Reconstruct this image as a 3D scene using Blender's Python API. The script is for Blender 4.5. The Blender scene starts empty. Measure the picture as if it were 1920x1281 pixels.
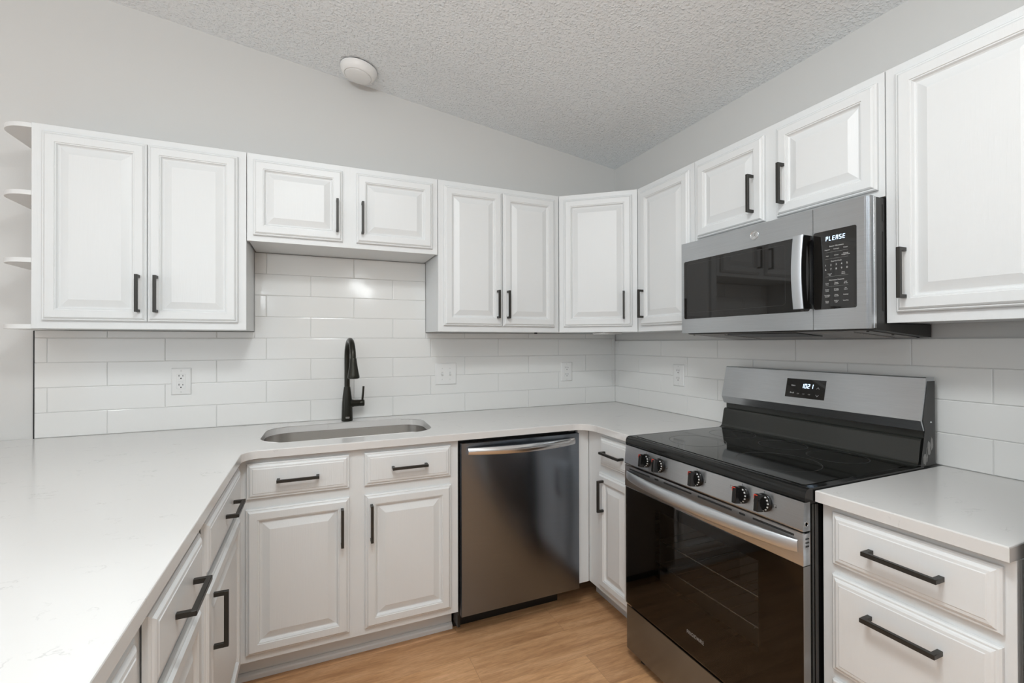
import bpy, bmesh, math, random
from mathutils import Vector, Matrix
random.seed(7)
SC = bpy.context.scene
COL = SC.collection

# ------------------------------------------------------------------ camera
cam_d = bpy.data.cameras.new('camera')
cam = bpy.data.objects.new('camera', cam_d)
COL.objects.link(cam)
SC.camera = cam
YAW, PITCH, ROLL = 0.4059, 0.0045, -0.0023
CAM = Vector((-1.8403, -2.5365, 1.3084))
_f = Vector((math.sin(YAW)*math.cos(PITCH), math.cos(YAW)*math.cos(PITCH), math.sin(PITCH)))
_r0 = Vector((math.cos(YAW), -math.sin(YAW), 0))
_u0 = _r0.cross(_f)
_r = math.cos(ROLL)*_r0 + math.sin(ROLL)*_u0
_u = -math.sin(ROLL)*_r0 + math.cos(ROLL)*_u0
M = Matrix((( _r.x, _u.x, -_f.x, CAM.x), (_r.y, _u.y, -_f.y, CAM.y), (_r.z, _u.z, -_f.z, CAM.z), (0, 0, 0, 1)))
cam.matrix_world = M
cam_d.sensor_fit = 'HORIZONTAL'
cam_d.sensor_width = 36.0
cam_d.lens = 859.7546/1920*36.0
cam_d.shift_y = -1.9/1920
cam_d.clip_start = 0.02
cam_d.clip_end = 60

# ------------------------------------------------------------------ colour management, world
SC.view_settings.view_transform = 'Standard'
SC.view_settings.look = 'None'
SC.view_settings.gamma = 1.0
SC.view_settings.use_curve_mapping = False
SC.view_settings.exposure = -0.68

w = bpy.data.worlds.new('world')
SC.world = w
w.use_nodes = True
w.node_tree.nodes['Background'].inputs[0].default_value = (0.80, 0.88, 1.0, 1)
w.node_tree.nodes['Background'].inputs[1].default_value = 1.0

# ------------------------------------------------------------------ daylight, lamps and added fill lights
def area(name, loc, aim, sx, sy, power, col=(1, 1, 1)):
    d = bpy.data.lights.new(name, 'AREA')
    d.shape = 'RECTANGLE'
    d.size, d.size_y, d.energy, d.color = sx, sy, power, col
    o = bpy.data.objects.new(name, d)
    COL.objects.link(o)
    o.location = loc
    o.rotation_euler = (Vector(aim)-Vector(loc)).to_track_quat('-Z', 'Y').to_euler()
    return o
# daylight through the window in the far left wall and the patio opening behind the camera
area('daylight_left_window', (-6.93, -2.6, 1.45), (0, -2.6, 1.45), 3.4, 1.9, 50, (0.88, 0.95, 1.0))
area('daylight_patio', (-3.6, -5.93, 1.25), (-3.6, 0, 1.25), 2.6, 2.1, 16, (0.88, 0.95, 1.0))
def lamp(name, loc, power, r, col):
    d = bpy.data.lights.new(name, 'POINT')
    d.energy, d.shadow_soft_size, d.color = power, r, col
    o = bpy.data.objects.new(name, d)
    COL.objects.link(o)
    o.location = loc
    return o
# the room's own lamps, all behind or above the camera: a kitchen ceiling globe, a hanging globe, a dining pendant; plus two added fill lights
lamp('kitchen_ceiling_globe', (-1.75, -2.1, 2.45), 4, 0.12, (0.93, 0.98, 1.0))
area('kitchen_ceiling_panel', (-1.75, -2.1, 2.62), (-1.70, -2.0, 0), 0.42, 0.42, 36, (0.93, 0.98, 1.0))
lamp('hanging_globe', (-1.35, -3.7, 2.05), 9, 0.10, (0.93, 0.98, 1.0))
lamp('added_left_fill', (-3.6, -2.8, 2.20), 22, 0.12, (0.93, 0.98, 1.0))  # added fill from the left for the right-hand cabinets, no known lamp there
lamp('dining_pendant', (-1.03, -5.5, 2.13), 10, 0.08, (0.93, 0.98, 1.0))
area('added_ceiling_uplight', (-2.7, -3.7, 1.85), (-2.5, -3.2, 4.0), 0.5, 0.5, 100, (0.91, 0.975, 1.0))  # added upward fill that brightens the ceiling, not a lamp of the room
area('sunlit_low_pane', (-3.95, -5.92, 0.28), (-3.95, 0, 0.28), 0.26, 0.34, 5, (1.0, 0.99, 0.96))

# ------------------------------------------------------------------ materials
def newmat(name):
    m = bpy.data.materials.new(name)
    m.use_nodes = True
    nt = m.node_tree
    return m, nt, nt.nodes['Principled BSDF']
def N(nt, t, **kw):
    n = nt.nodes.new(t)
    for k, v in kw.items():
        setattr(n, k, v)
    return n
def pos(nt, scale=(1, 1, 1)):
    g = N(nt, 'ShaderNodeNewGeometry')
    mp = N(nt, 'ShaderNodeMapping')
    mp.inputs['Scale'].default_value = scale
    nt.links.new(g.outputs['Position'], mp.inputs['Vector'])
    return mp.outputs['Vector']
def noise(nt, vec, scale, detail=2, rough=0.5):
    n = N(nt, 'ShaderNodeTexNoise')
    n.inputs['Scale'].default_value = scale
    n.inputs['Detail'].default_value = detail
    n.inputs['Roughness'].default_value = rough
    nt.links.new(vec, n.inputs['Vector'])
    return n.outputs['Fac']
def bump(nt, p, h, strength, dist):
    b = N(nt, 'ShaderNodeBump')
    b.inputs['Strength'].default_value = strength
    b.inputs['Distance'].default_value = dist
    nt.links.new(h, b.inputs['Height'])
    nt.links.new(b.outputs['Normal'], p.inputs['Normal'])
def ramp(nt, fac, stops):
    r = N(nt, 'ShaderNodeValToRGB')
    e = r.color_ramp.elements
    while len(e) < len(stops):
        e.new(0.5)
    for i, (p_, c) in enumerate(stops):
        e[i].position = p_
        e[i].color = (*c, 1) if len(c) == 3 else c
    nt.links.new(fac, r.inputs['Fac'])
    return r.outputs['Color']
def plain(name, col, rough=0.5, metal=0.0, spec=0.5, coat=0.0):
    m, nt, p = newmat(name)
    p.inputs['Base Color'].default_value = (*col, 1)
    p.inputs['Roughness'].default_value = rough
    p.inputs['Metallic'].default_value = metal
    p.inputs['Specular IOR Level'].default_value = spec
    p.inputs['Coat Weight'].default_value = coat
    return m
def emit(name, col, s):
    m, nt, p = newmat(name)
    p.inputs['Base Color'].default_value = (0.01, 0.01, 0.01, 1)
    p.inputs['Emission Color'].default_value = (*col, 1)
    p.inputs['Emission Strength'].default_value = s
    return m

MAT = {}
def mk_paint(name, col, rough, grain=True):
    m, nt, p = newmat(name)
    p.inputs['Base Color'].default_value = (*col, 1)
    p.inputs['Roughness'].default_value = rough
    if grain:   # painted open-grain oak: fine vertical pores
        h = noise(nt, pos(nt, (1, 1, 0.05)), 240, 3, 0.6)
        bump(nt, p, h, 0.16, 0.002)
    return m
MAT['cab'] = mk_paint('white_cabinet_paint', (0.735, 0.744, 0.742), 0.38)
MAT['shelf'] = mk_paint('white_shelf_paint', (0.77, 0.77, 0.76), 0.4, False)

m, nt, p = newmat('wall_paint'); MAT['wall'] = m
p.inputs['Base Color'].default_value = (0.655, 0.648, 0.63, 1)
p.inputs['Roughness'].default_value = 0.75
bump(nt, p, noise(nt, pos(nt), 190, 3), 0.08, 0.002)

m, nt, p = newmat('popcorn_ceiling'); MAT['ceil'] = m
p.inputs['Base Color'].default_value = (0.865, 0.885, 0.895, 1)
p.inputs['Roughness'].default_value = 0.9
pv = pos(nt)
n1 = noise(nt, pv, 84, 3, 0.55)
v1 = N(nt, 'ShaderNodeTexVoronoi'); v1.inputs['Scale'].default_value = 95
nt.links.new(pv, v1.inputs['Vector'])
mm = N(nt, 'ShaderNodeMath', operation='SUBTRACT'); mm.inputs[0].default_value = 0.75
nt.links.new(v1.outputs['Distance'], mm.inputs[1])
mul = N(nt, 'ShaderNodeMath', operation='MULTIPLY')
r1 = ramp(nt, n1, [(0.42, (0, 0, 0)), (0.62, (1, 1, 1))])
nt.links.new(mm.outputs[0], mul.inputs[0]); nt.links.new(r1, mul.inputs[1])
bump(nt, p, mul.outputs[0], 0.75, 0.009)

m, nt, p = newmat('white_glazed_tile'); MAT['tile'] = m
p.inputs['Base Color'].default_value = (0.79, 0.785, 0.765, 1)
p.inputs['Roughness'].default_value = 0.10
bump(nt, p, noise(nt, pos(nt), 22, 2), 0.06, 0.006)
MAT['grout'] = plain('white_grout', (0.66, 0.655, 0.64), 0.9)

m, nt, p = newmat('white_quartz'); MAT['quartz'] = m
pv = pos(nt, (1.0, 1.35, 1.0))
dis = N(nt, 'ShaderNodeTexNoise'); dis.inputs['Scale'].default_value = 5; dis.inputs['Detail'].default_value = 4
nt.links.new(pv, dis.inputs['Vector'])
mx = N(nt, 'ShaderNodeMix', data_type='VECTOR'); mx.inputs[0].default_value = 0.10
nt.links.new(pv, mx.inputs[4]); nt.links.new(dis.outputs['Color'], mx.inputs[5])
va = noise(nt, mx.outputs[1], 9, 5, 0.65)
vein = ramp(nt, va, [(0.485, (0, 0, 0)), (0.5, (1, 1, 1)), (0.515, (0, 0, 0))])
patch = ramp(nt, noise(nt, pv, 11, 2), [(0.56, (0, 0, 0)), (0.68, (1, 1, 1))])
mu = N(nt, 'ShaderNodeMath', operation='MULTIPLY')
nt.links.new(vein, mu.inputs[0]); nt.links.new(patch, mu.inputs[1])
mu2 = N(nt, 'ShaderNodeMath', operation='MULTIPLY'); mu2.inputs[1].default_value = 0.5
nt.links.new(mu.outputs[0], mu2.inputs[0])
mc = N(nt, 'ShaderNodeMix', data_type='RGBA')
mc.inputs[6].default_value = (0.685, 0.672, 0.655, 1); mc.inputs[7].default_value = (0.42, 0.41, 0.40, 1)
nt.links.new(mu2.outputs[0], mc.inputs[0])
nt.links.new(mc.outputs[2], p.inputs['Base Color'])
p.inputs['Roughness'].default_value = 0.16

def mk_steel(name, col, rough, aniso=0.75, rot=0.25, brush=(1, 1, 60)):
    m, nt, p = newmat(name)
    h = noise(nt, pos(nt, brush), 8, 3, 0.7)
    c = ramp(nt, h, [(0.25, tuple(x*0.93 for x in col)), (0.75, tuple(x*1.05 for x in col))])
    nt.links.new(c, p.inputs['Base Color'])
    p.inputs['Metallic'].default_value = 1.0
    p.inputs['Roughness'].default_value = rough
    p.inputs['Anisotropic'].default_value = aniso
    p.inputs['Anisotropic Rotation'].default_value = rot
    t = N(nt, 'ShaderNodeTangent'); t.direction_type = 'RADIAL'; t.axis = 'Z'
    nt.links.new(t.outputs['Tangent'], p.inputs['Tangent'])
    return m
MAT['steel'] = mk_steel('brushed_stainless', (0.545, 0.565, 0.585), 0.28)
MAT['darksteel'] = mk_steel('dark_brushed_stainless', (0.225, 0.250, 0.285), 0.25)
MAT['polish'] = plain('satin_stainless', (0.66, 0.665, 0.67), 0.22, 1.0)
MAT['satin'] = plain('matte_bright_steel', (0.66, 0.69, 0.72), 0.40, 1.0)
MAT['riser'] = plain('black_riser_enamel', (0.022, 0.023, 0.020), 0.24, 0, 0.55)
MAT['sink'] = mk_steel('sink_steel', (0.68, 0.66, 0.635), 0.26, 0.5, 0.25, (40, 40, 2))
MAT['bronze'] = plain('dark_bronze_pull', (0.032, 0.030, 0.026), 0.42, 0.3)
MAT['faucet'] = plain('matte_black_bronze', (0.026, 0.025, 0.019), 0.28, 0.6)
MAT['black'] = plain('black_plastic', (0.012, 0.012, 0.011), 0.38)
MAT['enamel'] = plain('black_enamel', (0.008, 0.008, 0.0075), 0.09, 0, 0.4)
MAT['cook'] = plain('black_ceramic_glass', (0.008, 0.008, 0.007), 0.05, 0, 0.6)
MAT['bglass'] = plain('black_glass', (0.012, 0.011, 0.010), 0.03, 0, 0.55)
MAT['grayplate'] = plain('grey_sheet_steel', (0.30, 0.29, 0.28), 0.4, 0.8)
MAT['sideplate'] = plain('dark_grey_side_panel', (0.045, 0.044, 0.042), 0.42, 0.3)
MAT['plastic'] = plain('white_plastic', (0.78, 0.775, 0.76), 0.35)
MAT['slot'] = plain('dark_slot', (0.02, 0.02, 0.02), 0.6)
MAT['ink'] = plain('light_grey_print', (0.62, 0.62, 0.61), 0.5)
MAT['dimink'] = plain('dim_grey_print', (0.30, 0.29, 0.28), 0.5)
MAT['darkink'] = plain('black_print', (0.02, 0.02, 0.02), 0.5)
MAT['red'] = plain('red_print', (0.62, 0.05, 0.025), 0.45)
MAT['ring'] = plain('burner_ring_print', (0.045, 0.045, 0.044), 0.3)
MAT['led'] = emit('display_led', (0.62, 0.80, 1.0), 3.2)
MAT['rack'] = plain('chrome_rack', (0.75, 0.74, 0.72), 0.25, 1.0)
MAT['cavity'] = plain('oven_cavity_enamel', (0.34, 0.33, 0.32), 0.4)
MAT['smoke'] = plain('detector_plastic', (0.86, 0.85, 0.83), 0.4)
MAT['trimw'] = plain('window_trim_paint', (0.75, 0.74, 0.72), 0.4)

m, nt, p = newmat('oven_window_glass'); MAT['ovenglass'] = m
tr = N(nt, 'ShaderNodeBsdfTransparent'); tr.inputs[0].default_value = (0.90, 0.89, 0.87, 1)
gl = N(nt, 'ShaderNodeBsdfGlossy'); gl.inputs['Roughness'].default_value = 0.03
fr = N(nt, 'ShaderNodeFresnel'); fr.inputs[0].default_value = 1.5
ms = N(nt, 'ShaderNodeMixShader')
nt.links.new(fr.outputs[0], ms.inputs[0]); nt.links.new(tr.outputs[0], ms.inputs[1]); nt.links.new(gl.outputs[0], ms.inputs[2])
nt.links.new(ms.outputs[0], nt.nodes['Material Output'].inputs['Surface'])

m, nt, p = newmat('oak_plank_floor'); MAT['floor'] = m
g = N(nt, 'ShaderNodeNewGeometry')
mp = N(nt, 'ShaderNodeMapping')
mp.inputs['Location'].default_value = (0.80, 0.89, 0)
nt.links.new(g.outputs['Position'], mp.inputs['Vector'])
bk = N(nt, 'ShaderNodeTexBrick')
bk.offset = 0.37; bk.offset_frequency = 2
bk.inputs['Scale'].default_value = 1.0
bk.inputs['Brick Width'].default_value = 1.22
bk.inputs['Row Height'].default_value = 0.18
bk.inputs['Mortar Size'].default_value = 0.0009
bk.inputs['Mortar Smooth'].default_value = 0.3
bk.inputs['Bias'].default_value = 0.0
bk.inputs['Color1'].default_value = (0, 0, 0, 1)
bk.inputs['Color2'].default_value = (1, 1, 1, 1)
bk.inputs['Mortar'].default_value = (0.5, 0.5, 0.5, 1)
nt.links.new(mp.outputs['Vector'], bk.inputs['Vector'])
off = N(nt, 'ShaderNodeVectorMath', operation='SCALE'); off.inputs['Scale'].default_value = 7.0
nt.links.new(bk.outputs['Color'], off.inputs[0])
addv = N(nt, 'ShaderNodeVectorMath', operation='ADD')
st = N(nt, 'ShaderNodeMapping'); st.inputs['Scale'].default_value = (1.6, 14, 1)
nt.links.new(g.outputs['Position'], st.inputs['Vector'])
nt.links.new(st.outputs['Vector'], addv.inputs[0]); nt.links.new(off.outputs['Vector'], addv.inputs[1])
gr = noise(nt, addv.outputs['Vector'], 1.6, 6, 0.62)
wv = N(nt, 'ShaderNodeTexNoise'); wv.inputs['Scale'].default_value = 9; wv.inputs['Detail'].default_value = 5; wv.inputs['Distortion'].default_value = 1.4
nt.links.new(addv.outputs['Vector'], wv.inputs['Vector'])
c1 = ramp(nt, gr, [(0.30, (0.50, 0.265, 0.125)), (0.5, (0.70, 0.405, 0.205)), (0.72, (0.82, 0.51, 0.29))])
c2 = ramp(nt, wv.outputs['Fac'], [(0.32, (0.74, 0.70, 0.66)), (0.6, (1, 1, 1))])
mx1 = N(nt, 'ShaderNodeMix', data_type='RGBA', blend_type='MULTIPLY'); mx1.inputs[0].default_value = 0.75
nt.links.new(c1, mx1.inputs[6]); nt.links.new(c2, mx1.inputs[7])
tone = ramp(nt, bk.outputs['Color'], [(0.0, (0.84, 0.80, 0.78)), (1.0, (1.10, 1.08, 1.05))])
mx2 = N(nt, 'ShaderNodeMix', data_type='RGBA', blend_type='MULTIPLY'); mx2.inputs[0].default_value = 1.0
nt.links.new(mx1.outputs[2], mx2.inputs[6]); nt.links.new(tone, mx2.inputs[7])
seam = N(nt, 'ShaderNodeMix', data_type='RGBA'); seam.inputs[7].default_value = (0.16, 0.08, 0.04, 1)
sm = N(nt, 'ShaderNodeMath', operation='MULTIPLY'); sm.inputs[1].default_value = 0.45
nt.links.new(bk.outputs['Fac'], sm.inputs[0]); nt.links.new(sm.outputs[0], seam.inputs[0])
nt.links.new(mx2.outputs[2], seam.inputs[6])
nt.links.new(seam.outputs[2], p.inputs['Base Color'])
p.inputs['Roughness'].default_value = 0.42

# ------------------------------------------------------------------ helpers
class F:
    """local frame: a along u, b along v, c along n"""
    def __init__(s, o, u, n, v=(0, 0, 1)):
        s.o, s.u, s.v, s.n = Vector(o), Vector(u).normalized(), Vector(v).normalized(), Vector(n).normalized()
    def __call__(s, a, b, c=0.0):
        return s.o + s.u*a + s.v*b + s.n*c
WORLD = F((0, 0, 0), (1, 0, 0), (0, 0, 1), (0, 1, 0))

def obj(name, bm, mat, parent=None, smooth=35, loc=None):
    bmesh.ops.recalc_face_normals(bm, faces=bm.faces[:])
    me = bpy.data.meshes.new(name)
    base = Vector((0, 0, 0))
    if parent is not None:
        q = parent
        while q is not None:
            base += Vector(q.location); q = q.parent
        loc0 = Vector((0, 0, 0))
    elif loc is not None:
        base = Vector(loc); loc0 = base
    else:
        lo = [min(v.co[i] for v in bm.verts) for i in range(3)]
        hi = [max(v.co[i] for v in bm.verts) for i in range(3)]
        base = Vector(((lo[0]+hi[0])/2, (lo[1]+hi[1])/2, lo[2])); loc0 = base
    for v in bm.verts:
        v.co -= base
    bm.to_mesh(me); bm.free()
    if smooth:
        me.polygons.foreach_set('use_smooth', [True]*len(me.polygons))
        me.set_sharp_from_angle(angle=math.radians(smooth))
    me.materials.append(mat)
    o = bpy.data.objects.new(name, me)
    o.location = loc0
    COL.objects.link(o)
    if parent is not None:
        o.parent = parent
    return o
def tag(o, label, cat, group=None):
    o['label'] = label; o['category'] = cat
    if group: o['group'] = group
    return o
def thing(name, label, cat, loc, group=None):
    o = bpy.data.objects.new(name, None)
    o.empty_display_size = 0.1
    o.location = loc
    COL.objects.link(o)
    return tag(o, label, cat, group)
def struct(name, bm, mat, smooth=0):
    o = obj(name, bm, mat, None, smooth)
    o['kind'] = 'structure'
    return o
def part(o, label):
    o['label'] = label
    return o

def merge(bm, b2):
    me = bpy.data.meshes.new('tmp')
    b2.to_mesh(me); b2.free()
    bm.from_mesh(me)
    bpy.data.meshes.remove(me)
def box(bm, f, a0, a1, b0, b1, c0, c1, bev=0.0, seg=2):
    b2 = bmesh.new() if bev else bm
    vs = [b2.verts.new(f(a, b, c)) for c in (c0, c1) for b in (b0, b1) for a in (a0, a1)]
    for q in ((0, 1, 3, 2), (4, 5, 7, 6), (0, 1, 5, 4), (2, 3, 7, 6), (0, 2, 6, 4), (1, 3, 7, 5)):
        b2.faces.new([vs[i] for i in q])
    if bev:
        bmesh.ops.bevel(b2, geom=b2.edges[:], offset=bev, segments=seg, profile=0.5, affect='EDGES')
        merge(bm, b2)
    return bm
def B(f, *a, **k):
    return box(bmesh.new(), f, *a, **k)
def prism(bm, f, poly, c0, c1, bev=0.0, seg=2, caps=True):
    b2 = bmesh.new() if bev else bm
    lo = [b2.verts.new(f(x, y, c0)) for x, y in poly]
    hi = [b2.verts.new(f(x, y, c1)) for x, y in poly]
    n = len(poly)
    f0 = b2.faces.new(lo); f1 = b2.faces.new(hi)
    for i in range(n):
        b2.faces.new((lo[i], lo[(i+1) % n], hi[(i+1) % n], hi[i]))
    if bev:
        ed = [e for e in f1.edges]
        bmesh.ops.bevel(b2, geom=ed, offset=bev, segments=seg, profile=0.5, affect='EDGES')
        merge(bm, b2)
    return bm
def rings(bm, f, a0, a1, b0, b1, prof, back=True):
    """stacked rectangles: prof = [(inset, height)...]; filled at last and (optionally) first"""
    prev = None
    first = None
    for ins, h in prof:
        cur = [bm.verts.new(f(a, b, h)) for a, b in ((a0+ins, b0+ins), (a1-ins, b0+ins), (a1-ins, b1-ins), (a0+ins, b1-ins))]
        if prev:
            for i in range(4):
                bm.faces.new((prev[i], prev[(i+1) % 4], cur[(i+1) % 4], cur[i]))
        else:
            first = cur
        prev = cur
    bm.faces.new(prev)
    if back: bm.faces.new(first)
    return bm
def rrect(a0, a1, b0, b1, r, seg=6):
    out = []
    for cx, cy, s in ((a1-r, b1-r, 0), (a0+r, b1-r, 90), (a0+r, b0+r, 180), (a1-r, b0+r, 270)):
        for k in range(seg+1):
            t = math.radians(s+90*k/seg)
            out.append((cx+r*math.cos(t), cy+r*math.sin(t)))
    return out
def lathe(bm, f, prof, seg=32):
    """prof = [(r, c)]: revolve about the frame's n axis"""
    prev = None
    for r, c in prof:
        if r < 1e-6:
            cur = [bm.verts.new(f(0, 0, c))]
        else:
            cur = [bm.verts.new(f(r*math.cos(2*math.pi*k/seg), r*math.sin(2*math.pi*k/seg), c)) for k in range(seg)]
        if prev:
            for k in range(seg):
                k2 = (k+1) % seg
                if len(cur) == 1 and len(prev) > 1: bm.faces.new((prev[k], prev[k2], cur[0]))
                elif len(prev) == 1 and len(cur) > 1: bm.faces.new((prev[0], cur[k2], cur[k]))
                elif len(cur) > 1: bm.faces.new((prev[k], prev[k2], cur[k2], cur[k]))
        prev = cur
    return bm
def tube(bm, pts, rad, seg=20, cap=True):
    pts = [Vector(q) for q in pts]
    if not isinstance(rad, (list, tuple)): rad = [rad]*len(pts)
    T = [(pts[min(i+1, len(pts)-1)]-pts[max(i-1, 0)]).normalized() for i in range(len(pts))]
    ref = Vector((1, 0, 0)) if abs(T[0].x) < 0.9 else Vector((0, 1, 0))
    prev = None
    for q, t, r in zip(pts, T, rad):
        x = (ref - t*ref.dot(t)).normalized(); y = t.cross(x)
        cur = [bm.verts.new(q+x*r*math.cos(2*math.pi*k/seg)+y*r*math.sin(2*math.pi*k/seg)) for k in range(seg)]
        if prev:
            for k in range(seg):
                bm.faces.new((prev[k], prev[(k+1) % seg], cur[(k+1) % seg], cur[k]))
        elif cap: bm.faces.new(cur)
        prev = cur
    if cap: bm.faces.new(prev)
    return bm
def sweep(bm, sections):
    """loft closed sections (lists of points of equal length), capped"""
    prev = None
    for sec in sections:
        cur = [bm.verts.new(q) for q in sec]
        n = len(cur)
        if prev:
            for k in range(n): bm.faces.new((prev[k], prev[(k+1) % n], cur[(k+1) % n], cur[k]))
        else: bm.faces.new(cur)
        prev = cur
    bm.faces.new(prev)
    return bm
def text_bm(bm, f, s, size, a, b, c, align='CENTER', ext=0.0002, space=1.0, xs=1.0):
    cu = bpy.data.curves.new('t', 'FONT')
    cu.body = s; cu.size = size; cu.align_x = align; cu.align_y = 'CENTER'
    cu.extrude = ext; cu.resolution_u = 3; cu.space_character = space
    o = bpy.data.objects.new('t', cu); COL.objects.link(o)
    dg = bpy.context.evaluated_depsgraph_get(); dg.update()
    me = bpy.data.meshes.new_from_object(o.evaluated_get(dg))
    b2 = bmesh.new(); b2.from_mesh(me)
    for v in b2.verts:
        v.co = f(a+v.co.x*xs, b+v.co.y, c+v.co.z)
    bpy.data.objects.remove(o); bpy.data.curves.remove(cu); bpy.data.meshes.remove(me)
    merge(bm, b2)
SEG = {'A': 'abcefg', 'E': 'adefg', 'L': 'def', 'P': 'abefg', 'S': 'acdfg', '0': 'abcdef', '1': 'bc', '2': 'abdeg'}
def seg_text(bm, f, s, a, b, w_, h, gap, t, c, slant=0.1):
    """seven-segment characters from lower-left corner (a,b)"""
    for i, ch in enumerate(s):
        x0 = a+i*(w_+gap)
        def P(x, y): return (x0+x+slant*y, b+y)
        e = t*0.25
        R = {'a': (e, w_-e, h-t, h), 'd': (e, w_-e, 0, t), 'g': (e, w_-e, h/2-t/2, h/2+t/2),
             'f': (0, t, h/2+e, h-e), 'e': (0, t, e, h/2-e), 'b': (w_-t, w_, h/2+e, h-e), 'c': (w_-t, w_, e, h/2-e)}
        for k in SEG[ch]:
            q0, q1, y0, y1 = R[k]
            prism(bm, f, [P(q0, y0), P(q1, y0), P(q1, y1), P(q0, y1)], c, c+0.0004)

# ------------------------------------------------------------------ the room
XL, YF = -7.0, -6.0
SL, Z0, XR = 0.131, 2.462, -3.6
ZR = Z0-SL*XR
def zceil(x): return Z0-SL*x if x > XR else ZR-SL*(XR-x)
bm = bmesh.new(); box(bm, WORLD, XL-0.1, 0.1, YF-0.1, 0.1, -0.08, 0); struct('floor', bm, MAT['floor'])
YZ = F((0, 0, 0), (1, 0, 0), (0, 1, 0))
prof = [(XL-0.1, zceil(XL)), (XR, ZR), (0.1, zceil(0.1)), (0.1, zceil(0.1)+0.1), (XR, ZR+0.1), (XL-0.1, zceil(XL)+0.1)]
bm = bmesh.new(); prism(bm, YZ, prof, YF-0.1, 0.1); struct('ceiling', bm, MAT['ceil'])
wallp = [(XL-0.1, 0), (0.1, 0), (0.1, zceil(0.1)), (XR, ZR), (XL-0.1, zceil(XL))]
bm = bmesh.new(); prism(bm, YZ, wallp, 0, 0.1); struct('wall_back', bm, MAT['wall'])
bm = bmesh.new(); box(bm, WORLD, 0, 0.1, YF, 0, 0, Z0); struct('wall_right', bm, MAT['wall'])
bm = bmesh.new(); box(bm, WORLD, -0.600, 0, -2.25, -2.126, 0, 1.30); struct('shade_block', bm, MAT['sideplate'])  # added dark block, no known wall, keeps the counter end in shade
# far left wall with a window opening, wall behind the camera with a patio opening
bm = bmesh.new()
for y0, y1, z0, z1 in ((-6, -4.35, 0, 2.5), (-0.85, 0, 0, 2.5), (-4.35, -0.85, 0, 0.45), (-4.35, -0.85, 2.42, 2.5)):
    box(bm, WORLD, XL-0.1, XL, y0, y1, z0, z1)
struct('wall_left', bm, MAT['wall'])
bm = bmesh.new()
for y0, y1, z0, z1 in ((-4.35, -4.29, 0.45, 2.42), (-0.91, -0.85, 0.45, 2.42), (-4.35, -0.85, 0.45, 0.51), (-4.35, -0.85, 2.36, 2.42), (-2.64, -2.58, 0.45, 2.42)):
    box(bm, WORLD, XL-0.11, XL+0.02, y0, y1, z0, z1)
struct('window_1', bm, MAT['trimw'])
bm = bmesh.new()
for x0, x1, z0, z1 in ((XL-0.1, -4.95, 0, 2.45), (-2.25, 0.1, 0, 2.45), (-4.95, -2.25, 2.3, 2.45)):
    box(bm, WORLD, x0, x1, YF-0.1, YF, z0, z1)
prism(bm, YZ, [(XL-0.1, 2.45), (0.1, 2.45), (0.1, zceil(0.1)), (XR, ZR), (XL-0.1, zceil(XL))], YF-0.1, YF)
struct('wall_front', bm, MAT['wall'])
bm = bmesh.new()
for x0, x1, z0, z1 in ((-4.95, -4.88, 0, 2.3), (-2.32, -2.25, 0, 2.3), (-4.95, -2.25, 2.22, 2.3), (-3.64, -3.56, 0, 2.3)):
    box(bm, WORLD, x0, x1, YF-0.1, YF+0.02, z0, z1)
struct('door_1', bm, MAT['trimw'])

# ------------------------------------------------------------------ tile backsplashes
TP, TH, ZT = 0.4055, 0.1045, 0.9145
GR = 0.0022
def tiles(bm, f, a0, a1, zlo, zhi, jodd, jeven, pitch):
    """tiles clipped to the rectangle; rows start at ZT, joints at jodd/jeven + k*pitch"""
    row = 0
    z = ZT
    while z < zhi-0.004:
        z1 = z+TH
        if z1 > zlo+0.004:
            j = jodd if row % 2 else jeven
            k = math.floor((a0-j)/pitch)
            x = j+k*pitch
            while x < a1:
                p0, p1 = max(x+GR/2, a0), min(x+pitch-GR/2, a1)
                q0, q1 = max(z+GR/2, zlo), min(z1-GR/2, zhi)
                if p1-p0 > 0.006 and q1-q0 > 0.006:
                    h = 0.0085+random.uniform(-0.00015, 0.00015)
                    rings(bm, f, p0, p1, q0, q1, [(0, 0.004), (0, h-0.0016), (0.0008, h-0.0004), (0.0024, h)], back=False)
                x += pitch
        z = z1
        row += 1
def backsplash(name, f, rects, jodd, jeven, pitch, label, shift=0):
    root = thing(name, label, 'backsplash', f(rects[0][0], ZT, 0))
    bm = bmesh.new(); bg = bmesh.new()
    for a0, a1, z0, z1 in rects:
        tiles(bm, f, a0, a1, z0, z1, jodd, jeven, pitch)
        box(bg, f, a0, a1, z0, z1, 0.0005, 0.0062)
    obj('grout', bg, MAT['grout'], root, 0)
    obj('tile_field', bm, MAT['tile'], root, 0)
    return root
FB = F((0, 0, 0), (1, 0, 0), (0, -1, 0))
FR = F((0, 0, 0), (0, -1, 0), (-1, 0, 0))
bs = backsplash('tile_backsplash', FB, [(-2.909, -0.0095, ZT, ZT+4*TH), (-2.909, -2.1085, ZT+4*TH, 1.363), (-2.1080, -1.2770, ZT+4*TH, 1.7475), (-1.2765, -0.0095, ZT+4*TH, 1.363)],
           -0.031, -0.238, 0.4054, 'white glossy subway tile backsplash on the wall behind the sink and faucet')
part(obj('edge_trim', B(FB, -2.9125, -2.9092, ZT, 1.362, 0.0005, 0.0092), MAT['slot'], bs, 0), 'thin dark strip at the left end of the tile')
backsplash('tile_backsplash', FR, [(0.0005, 2.118, ZT, 1.318)], 0.047, 0.2475, 0.402,
           'white subway tile backsplash on the right wall behind the range')

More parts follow.
